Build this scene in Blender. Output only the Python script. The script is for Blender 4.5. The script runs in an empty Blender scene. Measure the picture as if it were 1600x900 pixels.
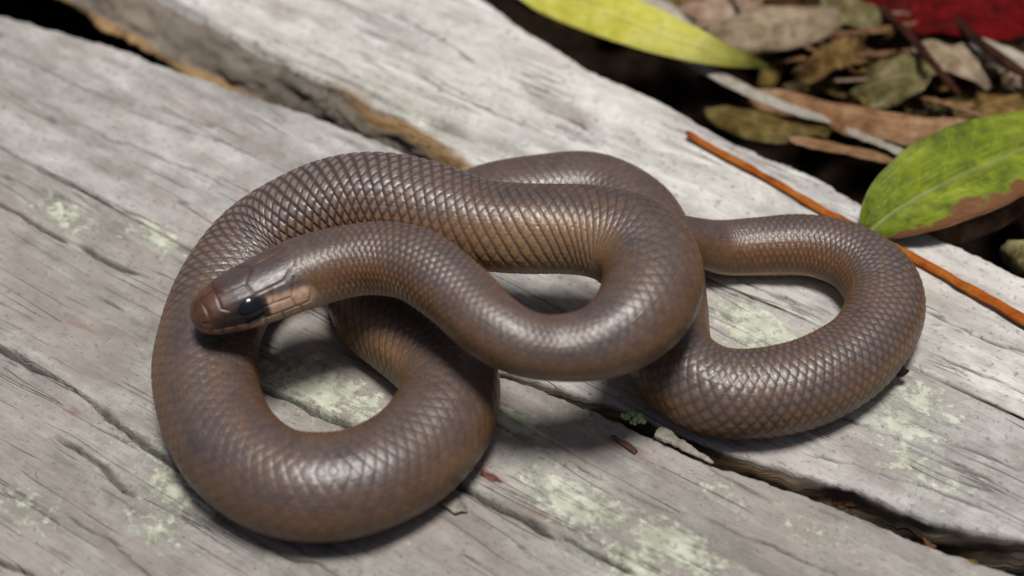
import bpy, bmesh, math, random
import numpy as np
from mathutils import Vector, Matrix

random.seed(7)
rng = np.random.default_rng(7)
scene = bpy.context.scene
C = scene.collection
R = math.radians

# ------------------------------------------------------------------ camera
PITCH = R(45); DIST = 0.583; LENS = 70.0; TANH = 18.0 / LENS
cam_d = bpy.data.cameras.new('camera'); cam = bpy.data.objects.new('camera', cam_d); C.objects.link(cam)
cam.location = (0, -DIST * math.cos(PITCH), DIST * math.sin(PITCH))
cam.rotation_euler = (math.pi / 2 - PITCH, 0, 0)
cam_d.lens = LENS; cam_d.sensor_width = 36; cam_d.clip_start = 0.01; cam_d.clip_end = 100
cam_d.dof.use_dof = True; cam_d.dof.focus_distance = 0.555; cam_d.dof.aperture_fstop = 7.0
scene.camera = cam

# ------------------------------------------------------------------ light
SUN_EL, SUN_AZ = R(86), R(150)          # azimuth measured from +Y towards +X
world = bpy.data.worlds.new('World'); scene.world = world; world.use_nodes = True
wn = world.node_tree
bg = wn.nodes['Background']; bg.inputs['Strength'].default_value = 0.05
sky = wn.nodes.new('ShaderNodeTexSky'); sky.sky_type = 'NISHITA'; sky.sun_disc = False
sky.sun_elevation = SUN_EL; sky.sun_rotation = SUN_AZ
sky.air_density = 0.8; sky.dust_density = 5.0; sky.ozone_density = 0.3
wn.links.new(sky.outputs[0], bg.inputs[0])
sd = bpy.data.lights.new('sun', 'SUN'); sun = bpy.data.objects.new('sun', sd); C.objects.link(sun)
sd.energy = 4.6; sd.angle = R(15); sd.color = (1.0, 0.965, 0.915)
sdir = Vector((math.sin(SUN_AZ) * math.cos(SUN_EL), math.cos(SUN_AZ) * math.cos(SUN_EL), math.sin(SUN_EL)))
sun.rotation_euler = sdir.to_track_quat('Z', 'Y').to_euler(); sun.location = sdir * 2
vs = scene.view_settings
vs.view_transform = 'Standard'; vs.look = 'None'; vs.exposure = -0.02; vs.gamma = 1.0; vs.use_curve_mapping = False

# ------------------------------------------------------------------ helpers
def P(px, py, z=0.0):
    """point of the place at height z (metres) seen at a position of the 1600x900 survey grid"""
    k = TANH / 800.0
    a = (px - 800.0) * k; b = -(py - 450.0) * k
    cp, sp = math.cos(PITCH), math.sin(PITCH)
    d = (a, cp + b * sp, -sp + b * cp)
    t = (z - DIST * sp) / d[2]
    return Vector((t * d[0], -DIST * cp + t * d[1], z))

def tag(o, label=None, cat=None, group=None, kind=None):
    if label: o['label'] = label
    if cat: o['category'] = cat
    if group: o['group'] = group
    if kind: o['kind'] = kind
    return o

def empty(name, loc):
    o = bpy.data.objects.new(name, None); C.objects.link(o); o.location = loc
    o.empty_display_size = 0.01
    return o

def mesh_obj(name, verts, faces, mat, parent=None, loc=(0, 0, 0), smooth=True):
    me = bpy.data.meshes.new(name)
    me.from_pydata([tuple(v) for v in verts], [], faces)
    me.update()
    if smooth: me.polygons.foreach_set('use_smooth', [True] * len(me.polygons))
    if mat: me.materials.append(mat)
    o = bpy.data.objects.new(name, me); C.objects.link(o); o.location = loc
    if parent: o.parent = parent
    return o

def grid_mesh(name, V, closed_v=False):
    """V: (n, m, 3) array -> mesh made fast with numpy"""
    n, m = V.shape[:2]
    me = bpy.data.meshes.new(name)
    me.vertices.add(n * m); me.vertices.foreach_set('co', V.reshape(-1).astype(np.float32))
    ii = np.arange(n - 1)[:, None]; mm = m if closed_v else m - 1
    jj = np.arange(mm)[None, :]; j2 = (jj + 1) % m
    q = np.stack([ii * m + jj, ii * m + j2, (ii + 1) * m + j2, (ii + 1) * m + jj], -1).reshape(-1, 4)
    nq = len(q)
    me.loops.add(nq * 4); me.loops.foreach_set('vertex_index', q.reshape(-1).astype(np.int32))
    me.polygons.add(nq)
    me.polygons.foreach_set('loop_start', (np.arange(nq) * 4).astype(np.int32))
    me.polygons.foreach_set('use_smooth', np.ones(nq, bool))
    me.update(calc_edges=True); me.validate()
    return me

def fattr(me, name, arr):
    a = me.attributes.new(name, 'FLOAT', 'POINT'); a.data.foreach_set('value', arr.reshape(-1).astype(np.float32))
def cattr(me, name, arr):
    a = me.attributes.new(name, 'FLOAT_COLOR', 'POINT')
    col = np.ones((arr.reshape(-1, 3).shape[0], 4), np.float32); col[:, :3] = arr.reshape(-1, 3)
    a.data.foreach_set('color', col.reshape(-1))
def vattr(me, name, arr):
    a = me.attributes.new(name, 'FLOAT_VECTOR', 'POINT'); a.data.foreach_set('vector', arr.reshape(-1).astype(np.float32))

def vnoise(x, y, seed=0):
    """smooth value noise in numpy, -1..1"""
    xi = np.floor(x).astype(np.int64); yi = np.floor(y).astype(np.int64)
    fx = x - xi; fy = y - yi
    fx = fx * fx * (3 - 2 * fx); fy = fy * fy * (3 - 2 * fy)
    def h(a, b):
        v = np.sin((a * 127.1 + b * 311.7 + seed * 74.7)) * 43758.5453
        return (v - np.floor(v)) * 2 - 1
    return (h(xi, yi) * (1 - fx) + h(xi + 1, yi) * fx) * (1 - fy) + (h(xi, yi + 1) * (1 - fx) + h(xi + 1, yi + 1) * fx) * fy

def sstep(a, b, x):
    t = np.clip((x - a) / (b - a), 0, 1); return t * t * (3 - 2 * t)

# ---- node helpers
class NT:
    def __init__(s, name):
        s.m = bpy.data.materials.new(name); s.m.use_nodes = True; s.t = s.m.node_tree
        s.b = s.t.nodes['Principled BSDF']; s.out = s.t.nodes['Material Output']
    def n(s, typ, **kw):
        nd = s.t.nodes.new('ShaderNode' + typ)
        for k, v in kw.items(): setattr(nd, k, v)
        return nd
    def l(s, a, b): s.t.links.new(a, b)
    def attr(s, name): return s.n('Attribute', attribute_name=name)
    def noise(s, vec, scale, detail=4, rough=0.55, dist=0.0):
        nd = s.n('TexNoise'); nd.inputs['Scale'].default_value = scale; nd.inputs['Detail'].default_value = detail
        nd.inputs['Roughness'].default_value = rough; nd.inputs['Distortion'].default_value = dist
        if vec is not None: s.l(vec, nd.inputs['Vector'])
        return nd.outputs['Fac']
    def mapv(s, vec, scale, loc=(0, 0, 0)):
        nd = s.n('Mapping'); nd.inputs['Scale'].default_value = scale; nd.inputs['Location'].default_value = loc
        s.l(vec, nd.inputs['Vector']); return nd.outputs[0]
    def ramp(s, fac, stops):
        nd = s.n('ValToRGB'); cr = nd.color_ramp
        while len(cr.elements) < len(stops): cr.elements.new(0.5)
        for e, (p, c) in zip(cr.elements, stops):
            e.position = p; e.color = (c, c, c, 1) if not hasattr(c, '__len__') else (*c, 1)
        s.l(fac, nd.inputs[0]); return nd.outputs[0]
    def mix(s, fac, a, b, mode='MIX'):
        nd = s.n('Mix', data_type='RGBA', blend_type=mode)
        for src, i in ((fac, 0), (a, 6), (b, 7)):
            if isinstance(src, (int, float)): nd.inputs[i].default_value = src
            elif hasattr(src, '__len__'): nd.inputs[i].default_value = (*src, 1)
            else: s.l(src, nd.inputs[i])
        return nd.outputs[2]
    def math(s, op, a, b=None, clamp=False):
        nd = s.n('Math', operation=op, use_clamp=clamp)
        for src, i in ((a, 0), (b, 1)):
            if src is None: continue
            if isinstance(src, (int, float)): nd.inputs[i].default_value = src
            else: s.l(src, nd.inputs[i])
        return nd.outputs[0]
    def bump(s, h, dist, strength=1.0):
        nd = s.n('Bump'); nd.inputs['Distance'].default_value = dist; nd.inputs['Strength'].default_value = strength
        s.l(h, nd.inputs['Height']); s.l(nd.outputs[0], s.b.inputs['Normal'])
    def set(s, **kw):
        for k, v in kw.items():
            s.b.inputs[k.replace('_', ' ')].default_value = v

# ------------------------------------------------------------------ materials
def wood_material(name, lo, hi, warm):
    k = NT(name)
    g = k.attr('grain').outputs['Vector']
    warp = k.noise(k.mapv(g, (9, 30, 1)), 1.0, 3)
    wv = k.n('VectorMath', operation='SCALE'); k.l(k.n('CombineXYZ').outputs[0], wv.inputs[0])
    cx = k.n('CombineXYZ'); k.l(k.math('MULTIPLY', k.math('SUBTRACT', warp, 0.5), 0.010), cx.inputs['Y'])
    add = k.n('VectorMath', operation='ADD'); k.l(g, add.inputs[0]); k.l(cx.outputs[0], add.inputs[1]); v = add.outputs[0]
    fine = k.noise(k.mapv(v, (55, 1500, 1)), 1.0, 5, 0.65)
    mid = k.noise(k.mapv(v, (16, 260, 1), (3, 1, 0)), 1.0, 5, 0.6)
    blot = k.noise(k.mapv(v, (22, 48, 1), (7, 2, 0)), 1.0, 5, 0.6, 0.4)
    speck = k.noise(k.mapv(g, (500, 700, 1)), 1.0, 3, 0.6)
    f = k.math('ADD', k.math('MULTIPLY', fine, 0.16), k.math('ADD', k.math('MULTIPLY', mid, 0.16), k.math('ADD', k.math('MULTIPLY', blot, 0.36), k.math('MULTIPLY', k.noise(k.mapv(g, (110, 160, 1), (2, 2, 0)), 1.0, 6, 0.7), 0.32))))
    base = k.ramp(f, [(0.38, lo), (0.50, tuple(0.5 * (a + b) for a, b in zip(lo, hi))), (0.61, hi)])
    # warm / mauve tint blotches
    tint = k.ramp(k.noise(k.mapv(g, (14, 26, 1), (1, 9, 0)), 1.0, 3), [(0.48, 0.0), (0.66, 0.55)])
    base = k.mix(tint, base, warm)
    # grey-brown worn patches
    worn = k.ramp(k.noise(k.mapv(v, (30, 85, 1), (4, 4, 0)), 1.0, 4, 0.6), [(0.52, 0.0), (0.68, 0.6)])
    base = k.mix(worn, base, (0.20, 0.175, 0.15))
    # fine dark fibre lines
    fl = k.ramp(k.noise(k.mapv(v, (24, 900, 1), (2, 5, 0)), 1.0, 4, 0.7), [(0.27, 0.4), (0.38, 0.0)])
    base = k.mix(fl, base, (0.10, 0.088, 0.075))
    # long thin checks in the grain
    iso = k.math('ABSOLUTE', k.math('SUBTRACT', k.noise(k.mapv(v, (7, 170, 1), (9, 4, 0)), 1.0, 3, 0.5), 0.5))
    chk = k.math('MULTIPLY', k.ramp(iso, [(0.0, 1.0), (0.012, 0.0)]), k.ramp(k.noise(k.mapv(g, (30, 60, 1), (2, 8, 0)), 1.0, 3), [(0.47, 0.0), (0.56, 1.0)]))
    base = k.mix(k.math('MULTIPLY', chk, 0.6), base, (0.07, 0.06, 0.05))
    # speckle
    sp = k.ramp(speck, [(0.30, 0.7), (0.42, 0.0)]); base = k.mix(sp, base, (0.11, 0.10, 0.09))
    spw = k.ramp(k.noise(k.mapv(g, (330, 420, 1), (5, 5, 0)), 1.0, 3), [(0.66, 0.0), (0.74, 0.16)]); base = k.mix(spw, base, (0.66, 0.68, 0.62))
    # lichen crust
    ln = k.noise(k.mapv(g, (260, 330, 1), (8, 3, 0)), 1.0, 5, 0.7)
    big = k.noise(k.mapv(g, (20, 34, 1), (12, 3, 0)), 1.0, 2)
    lm = k.math('ADD', k.attr('lichen').outputs['Fac'], k.ramp(big, [(0.56, 0.0), (0.76, 0.25)]))
    lich = k.ramp(k.math('ADD', k.math('MULTIPLY', lm, 0.36), k.math('MULTIPLY', ln, 1.0)), [(0.66, 0.0), (0.79, 0.72)])
    lcol = k.ramp(k.noise(k.mapv(g, (150, 150, 1)), 1.0, 3), [(0.35, (0.33, 0.37, 0.27)), (0.65, (0.55, 0.58, 0.48))])
    base = k.mix(lich, base, lcol)
    # red-brown and dark stains
    rs = k.math('MULTIPLY', k.attr('redstain').outputs['Fac'], k.ramp(k.noise(k.mapv(v, (120, 420, 1)), 1.0, 4), [(0.35, 0.2), (0.6, 1.0)]))
    base = k.mix(rs, base, (0.15, 0.055, 0.035))
    ds = k.math('MULTIPLY', k.attr('darkstain').outputs['Fac'], k.ramp(k.noise(k.mapv(v, (90, 260, 1), (6, 0, 0)), 1.0, 4), [(0.3, 0.35), (0.6, 0.9)]))
    base = k.mix(ds, base, (0.17, 0.15, 0.13))
    # dirt lodged in cracks, shade painted on open joint walls, sap-brown sawn sides
    base = k.mix(k.math('MULTIPLY', k.attr('dirt_shade').outputs['Fac'], 0.9), base, (0.05, 0.04, 0.03))
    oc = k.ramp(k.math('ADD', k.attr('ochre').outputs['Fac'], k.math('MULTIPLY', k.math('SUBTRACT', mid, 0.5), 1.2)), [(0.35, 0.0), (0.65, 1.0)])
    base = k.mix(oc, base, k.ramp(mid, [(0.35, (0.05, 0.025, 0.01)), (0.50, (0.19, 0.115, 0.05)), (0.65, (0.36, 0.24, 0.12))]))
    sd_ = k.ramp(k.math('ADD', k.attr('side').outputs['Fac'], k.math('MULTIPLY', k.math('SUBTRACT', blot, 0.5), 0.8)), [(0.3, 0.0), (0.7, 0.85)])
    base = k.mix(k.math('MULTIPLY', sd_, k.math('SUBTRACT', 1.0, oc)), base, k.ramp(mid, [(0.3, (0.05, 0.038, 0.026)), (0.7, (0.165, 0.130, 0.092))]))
    k.l(base, k.b.inputs['Base Color'])
    k.set(Roughness=0.82); k.b.inputs['Specular IOR Level'].default_value = 0.25
    h = k.math('ADD', k.math('MULTIPLY', fine, 0.5), k.math('ADD', k.math('MULTIPLY', mid, 0.6), k.math('MULTIPLY', lich, 0.35)))
    h = k.math('SUBTRACT', h, k.math('MULTIPLY', chk, 0.5))
    k.bump(k.math('ADD', h, k.math('MULTIPLY', ln, 0.2)), 0.0012, 0.95)
    return k.m

M = {}
M['wood_a'] = wood_material('weathered_wood_a', (0.120, 0.112, 0.103), (0.345, 0.333, 0.310), (0.28, 0.240, 0.222))
M['wood_b'] = wood_material('weathered_wood_b', (0.165, 0.157, 0.150), (0.445, 0.434, 0.418), (0.35, 0.306, 0.298))
M['wood_c'] = wood_material('weathered_wood_c', (0.24, 0.234, 0.222), (0.575, 0.567, 0.542), (0.44, 0.408, 0.380))

def skin_material():
    k = NT('snake_skin')
    col = k.attr('pigment').outputs['Color']
    bc = k.attr('bodyco').outputs['Vector']
    n1 = k.noise(k.mapv(bc, (60, 2.5, 1)), 1.0, 4)
    n2 = k.noise(k.mapv(bc, (420, 18, 1), (3, 2, 0)), 1.0, 3)
    c = k.mix(k.ramp(n1, [(0.35, 0.0), (0.7, 0.35)]), col, (0.14, 0.070, 0.028))
    c = k.mix(1.0, c, k.ramp(n2, [(0.25, 0.78), (0.75, 1.18)]), 'MULTIPLY')
    k.l(c, k.b.inputs['Base Color'])
    k.l(k.ramp(n2, [(0.3, 0.32), (0.7, 0.46)]), k.b.inputs['Roughness'])
    k.b.inputs['Specular IOR Level'].default_value = 0.5
    k.bump(n2, 0.0002, 0.5)
    return k.m
M['skin'] = skin_material()
k = NT('eye_gloss'); k.set(Base_Color=(0.006, 0.007, 0.010, 1), Roughness=0.12); M['eye'] = k.m

def leaf_material(name, c0, c1, c2, rough=0.6, spots=0.3, trans=0.0, veins=0.5, edge=None, tipc=None):
    """c0 dark blotch, c1 main, c2 light; 'leafco' holds (along, across, thickness side)"""
    k = NT(name)
    tc = k.n('TexCoord').outputs['Object']
    lc = k.attr('leafco').outputs['Vector']
    n1 = k.noise(tc, 55, 5, 0.6); n2 = k.noise(tc, 260, 4, 0.6, 0.5); n3 = k.noise(k.mapv(lc, (2.2, 60, 1)), 1.0, 3, 0.6)
    f = k.math('ADD', k.math('MULTIPLY', n1, 0.45), k.math('ADD', k.math('MULTIPLY', n2, 0.3), k.math('MULTIPLY', n3, 0.25)))
    c = k.ramp(f, [(0.40, c0), (0.5, c1), (0.61, c2)])
    sv = k.n('SeparateXYZ'); k.l(lc, sv.inputs[0]); ay = k.math('ABSOLUTE', sv.outputs['Y'])
    ph_ = k.math('FRACT', k.math('ADD', k.math('SUBTRACT', k.math('MULTIPLY', sv.outputs['X'], 11.0), k.math('MULTIPLY', ay, 1.6)), k.math('MULTIPLY', n1, 1.0)))
    vein = k.ramp(k.math('ABSOLUTE', k.math('SUBTRACT', ph_, 0.5)), [(0.0, 1.0), (0.09, 0.0)])
    rib_ = k.ramp(ay, [(0.02, 1.0), (0.09, 0.0)]); vr = k.math('MAXIMUM', k.math('MULTIPLY', vein, 0.5), rib_)
    if veins: c = k.mix(k.math('MULTIPLY', vr, veins), c, c2)
    if spots:
        c = k.mix(k.ramp(k.noise(tc, 140, 3), [(0.60, 0.0), (0.68, spots)]), c, tuple(x * 0.22 for x in c0))
    if edge:
        sep = k.n('SeparateXYZ'); k.l(lc, sep.inputs[0])
        e = k.math('ADD', sep.outputs['Y'], k.math('MULTIPLY', k.math('SUBTRACT', k.noise(tc, 80, 3), 0.5), 1.0))
        e = k.math('ADD', e, k.math('MULTIPLY', k.math('SUBTRACT', n2, 0.5), 0.5))
        c = k.mix(k.ramp(k.math('MULTIPLY', e, edge[0]), [(0.62, 0.0), (0.72, 1.0)]), c, edge[1])
    if tipc:
        sep2 = k.n('SeparateXYZ'); k.l(lc, sep2.inputs[0])
        e = k.math('ADD', sep2.outputs['X'], k.math('MULTIPLY', k.math('SUBTRACT', n1, 0.5), 0.3))
        c = k.mix(k.ramp(e, [(0.80, 0.0), (0.95, 1.0)]), c, tipc)
    k.l(c, k.b.inputs['Base Color']); k.set(Roughness=rough); k.b.inputs['Specular IOR Level'].default_value = 0.5 if rough < 0.45 else 0.12
    k.bump(k.math('ADD', k.math('ADD', n3, k.math('MULTIPLY', n2, 0.6)), k.math('MULTIPLY', vr, 0.5 if veins else 0.0)), 0.0010, 0.9)
    return k.m
M['yellow'] = leaf_material('yellow_leaf', (0.46, 0.42, 0.05), (0.58, 0.56, 0.09), (0.68, 0.66, 0.22), 0.5, 0.12, tipc=(0.10, 0.10, 0.02))
M['green'] = leaf_material('green_leaf', (0.060, 0.085, 0.005), (0.145, 0.195, 0.006), (0.26, 0.31, 0.015), 0.40, 0.3, edge=(0.93, (0.15, 0.062, 0.022)))
M['green_rib'] = leaf_material('green_leaf_rib', (0.28, 0.34, 0.10), (0.40, 0.45, 0.18), (0.5, 0.54, 0.28), 0.5, 0, veins=0.0)
M['greytan'] = leaf_material('grey_tan_leaf', (0.15, 0.105, 0.06), (0.31, 0.235, 0.155), (0.48, 0.40, 0.29), 0.75, 0.3)
M['pinktan'] = leaf_material('pink_tan_leaf', (0.22, 0.13, 0.08), (0.42, 0.29, 0.21), (0.55, 0.43, 0.34), 0.75, 0.2)
M['olive'] = leaf_material('olive_leaf', (0.05, 0.035, 0.008), (0.14, 0.10, 0.025), (0.26, 0.20, 0.08), 0.65, 0.4)
M['golden'] = leaf_material('golden_brown_leaf', (0.05, 0.025, 0.006), (0.17, 0.10, 0.03), (0.32, 0.22, 0.09), 0.65, 0.4)
M['orange'] = leaf_material('orange_tan_bark', (0.20, 0.10, 0.04), (0.37, 0.20, 0.10), (0.50, 0.34, 0.22), 0.7, 0.25)
M['bark'] = leaf_material('tan_bark_strip', (0.13, 0.06, 0.025), (0.32, 0.165, 0.080), (0.47, 0.31, 0.19), 0.75, 0.3)
M['pale'] = leaf_material('pale_strip', (0.30, 0.26, 0.20), (0.46, 0.42, 0.35), (0.60, 0.57, 0.50), 0.8, 0.15)
M['greygreen'] = leaf_material('grey_green_leaf', (0.055, 0.042, 0.012), (0.15, 0.125, 0.050), (0.30, 0.27, 0.15), 0.7, 0.4)
M['red'] = leaf_material('dark_red_leaf', (0.025, 0.001, 0.001), (0.10, 0.002, 0.002), (0.19, 0.004, 0.004), 0.5, 0.6)
M['darkstick'] = leaf_material('dark_red_brown_stick', (0.018, 0.006, 0.004), (0.05, 0.016, 0.009), (0.09, 0.035, 0.02), 0.7, 0.3, veins=0.0)
M['needle'] = leaf_material('orange_needle', (0.20, 0.035, 0.005), (0.42, 0.10, 0.010), (0.55, 0.20, 0.03), 0.5, 0.25, veins=0.0)
M['darkbrown'] = leaf_material('dark_brown_leaf', (0.022, 0.009, 0.004), (0.07, 0.032, 0.013), (0.16, 0.085, 0.038), 0.7, 0.4)
M['seed'] = leaf_material('black_seed', (0.006, 0.004, 0.004), (0.014, 0.009, 0.008), (0.03, 0.02, 0.018), 0.6, 0, veins=0.0)
M['moss'] = leaf_material('pale_green_moss', (0.20, 0.28, 0.13), (0.36, 0.48, 0.25), (0.52, 0.62, 0.40), 0.9, 0, veins=0.0)
M['flake'] = leaf_material('grey_flake', (0.14, 0.12, 0.10), (0.25, 0.23, 0.20), (0.42, 0.40, 0.36), 0.8, 0.3, veins=0.0)
M['redflake'] = leaf_material('red_brown_flake', (0.06, 0.028, 0.020), (0.14, 0.066, 0.046), (0.24, 0.14, 0.10), 0.75, 0.3, veins=0.0)

def soil_material():
    k = NT('dark_soil'); tc = k.n('TexCoord').outputs['Object']
    n = k.noise(tc, 120, 6, 0.7); n2 = k.noise(tc, 18, 4)
    c = k.ramp(k.math('ADD', k.math('MULTIPLY', n, 0.7), k.math('MULTIPLY', n2, 0.3)), [(0.35, (0.004, 0.003, 0.002)), (0.5, (0.012, 0.008, 0.006)), (0.68, (0.035, 0.022, 0.013))])
    k.l(c, k.b.inputs['Base Color']); k.set(Roughness=1.0); k.b.inputs['Specular IOR Level'].default_value = 0.0; k.bump(n, 0.006, 1.0)
    return k.m
M['soil'] = soil_material()

# ------------------------------------------------------------------ planks
GRAIN = R(-35); UX = np.array([math.cos(GRAIN), math.sin(GRAIN)]); VX = np.array([-math.sin(GRAIN), math.cos(GRAIN)])
def uv(px, py, z=0.0):
    p = P(px, py, z); a = np.array([p.x, p.y]); return np.array([a @ UX, a @ VX])
def edge_fn(pts, slope0=None):
    q = np.array([uv(*p) for p in pts]); q = q[np.argsort(q[:, 0])]
    def f(u):
        y = np.interp(u, q[:, 0], q[:, 1])
        s0 = (q[1, 1] - q[0, 1]) / (q[1, 0] - q[0, 0]) * 0.4; s1 = (q[-1, 1] - q[-2, 1]) / (q[-1, 0] - q[-2, 0]) * 0.4
        y = np.where(u < q[0, 0], q[0, 1] + s0 * (u - q[0, 0]), y)
        return np.where(u > q[-1, 0], q[-1, 1] + s1 * (u - q[-1, 0]), y)
    return f
A_far = [(-150, 150), (30, 246), (295, 388.5), (500, 479), (700, 562), (850, 607), (960, 650), (1040, 690), (1130, 726), (1250, 768), (1337, 801), (1425, 840), (1600, 896), (1750, 950)]
B_near = [(-150, 148), (30, 245.3), (295, 387.5), (500, 476), (700, 555), (850, 594), (960, 628), (1060, 672), (1145, 706), (1219, 727), (1337, 762), (1447, 805), (1600, 838), (1750, 870)]
B_far = [(-200, -40), (0, 20), (120, 56), (260, 102), (380, 142), (500, 187), (600, 222), (660, 248), (760, 292), (900, 353), (1150, 454), (1310, 519), (1500, 606), (1750, 722)]
C_near = [(150, -68), (270, -2), (400, 70), (520, 136), (620, 197), (700, 248), (760, 289.5), (900, 352), (1150, 453.3), (1310, 518.3), (1500, 605), (1750, 720.5)]
C_far = [(640, -75), (760, -2), (850, 60), (930, 108), (1060, 168), (1130, 210), (1250, 262), (1350, 312), (1450, 358), (1530, 398), (1600, 432), (1750, 510)]
fAf, fBn, fBf, fCn, fCf = map(edge_fn, (A_far, B_near, B_far, C_near, C_far))

# cracks: polyline on the survey grid, half width mm, depth mm
CRACKS = {
 'a': [([(-40, 300), (0, 320), (60, 352), (120, 380), (175, 408), (230, 432)], .5, 2.0),
       ([(-60, 500), (0, 541), (60, 572), (110, 604), (180, 655), (235, 697), (300, 745)], .75, 3.2),
       ([(85, 672), (130, 705), (175, 745), (215, 778)], .55, 2.2),
       ([(340, 570), (410, 608), (470, 632), (520, 656), (560, 676), (640, 722), (722, 764), (780, 790), (830, 815), (870, 838), (930, 862), (1000, 896), (1080, 940)], .8, 3.4),
       ([(-60, 835), (0, 872), (45, 902), (90, 940)], .45, 2.0),
       ([(880, 720), (940, 745), (1000, 775), (1060, 800)], .25, .8),
       ([(1080, 800), (1200, 850), (1320, 905)], .25, .7),
       ([(420, 860), (500, 882), (560, 920)], .3, .9),
       ([(100, 800), (180, 850), (240, 905)], .25, .7)],
 'b': [([(40, 150), (150, 205), (260, 250), (320, 275), (400, 310)], .3, .9),
       ([(-40, 210), (60, 262), (110, 290), (200, 330), (290, 372)], .35, 1.2),
       ([(180, 160), (300, 210), (420, 255)], .22, .6),
       ([(1130, 560), (1300, 640), (1450, 700), (1600, 772)], .3, .9),
       ([(1400, 640), (1500, 690), (1610, 735)], .25, .8),
       ([(1260, 700), (1400, 745), (1620, 825)], .25, .7)],
 'c': [([(600, 15), (690, 62), (720, 80), (745, 103)], .45, 1.4),
       ([(610, 80), (680, 120), (740, 160), (800, 190), (830, 200)], .3, 1.0),
       ([(850, 170), (890, 190), (925, 208)], .45, 1.3),
       ([(340, 0), (450, 60), (560, 120), (660, 175)], .25, .7),
       ([(1440, 540), (1520, 580), (1610, 622)], .3, .9),
       ([(1440, 480), (1530, 525), (1620, 560)], .3, .8),
       ([(1150, 440), (1230, 468), (1290, 492)], .3, .9),
       ([(1000, 170), (1100, 225), (1180, 270)], .25, .7)]}
LICHEN = [(500, 610, 14, 1.0), (560, 640, 12, .8), (430, 600, 10, .9), (890, 780, 12, .95), (940, 800, 9, .8), (1050, 850, 13, .95), (990, 890, 12, .8), (805, 665, 8, 1.0), (1190, 515, 14, 1.0), (1140, 490, 9, .6), (1250, 530, 9, .8),
          (100, 335, 10, .8), (250, 370, 10, .8), (40, 800, 14, .5), (220, 690, 12, .5), (280, 760, 12, .8), (1440, 620, 12, .8), (1410, 660, 10, .9), (660, 190, 15, .6), (600, 140, 14, .5), (1430, 730, 14, .5), (1030, 120, 10, .4), (240, 820, 12, .6), (1280, 830, 13, .5), (1125, 770, 8, .6), (210, 100, 16, .35), (900, 640, 8, .6)]
REDST = [(960, 690, 5, 1.6, .5), (1000, 708, 4, 1.6, .6), (765, 745, 5, 2, .9), (115, 638, 1.8, 1.2, .9), (840, 805, 6, 2, .5), (120, 500, 9, 1.5, .45), (905, 190, 4, 2, .4), (1150, 690, 4, 1.5, .4)]
DARKST = [(180, 262, 9, 5, .7), (155, 570, 12, 6, .8), (705, 205, 8, 4, .9), (100, 450, 18, 9, .5), (870, 630, 10, 5, .75), (20, 160, 9, 5, .6), (60, 180, 16, 6, .45), (1010, 800, 14, 8, .5), (820, 690, 3, 1.6, 1.0), (170, 515, 3, 2, .9), (705, 790, 7, 4, .6), (1170, 768, 4, 1, .8), (440, 260, 16, 6, .3), (1130, 850, 6, 6, .5)]

def seg_dist(U, V, pts, wob_seed):
    q = np.array([uv(*p) for p in pts]); best = np.full(U.shape, 1e9); tt = np.zeros(U.shape); n = len(q) - 1
    for i in range(n):
        a, b = q[i], q[i + 1]; d = b - a; L2 = d @ d
        t = np.clip(((U - a[0]) * d[0] + (V - a[1]) * d[1]) / L2, 0, 1)
        dd = np.hypot(U - a[0] - t * d[0], V - a[1] - t * d[1])
        m = dd < best; best = np.where(m, dd, best); tt = np.where(m, (i + t) / n, tt)
    return best, tt

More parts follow.
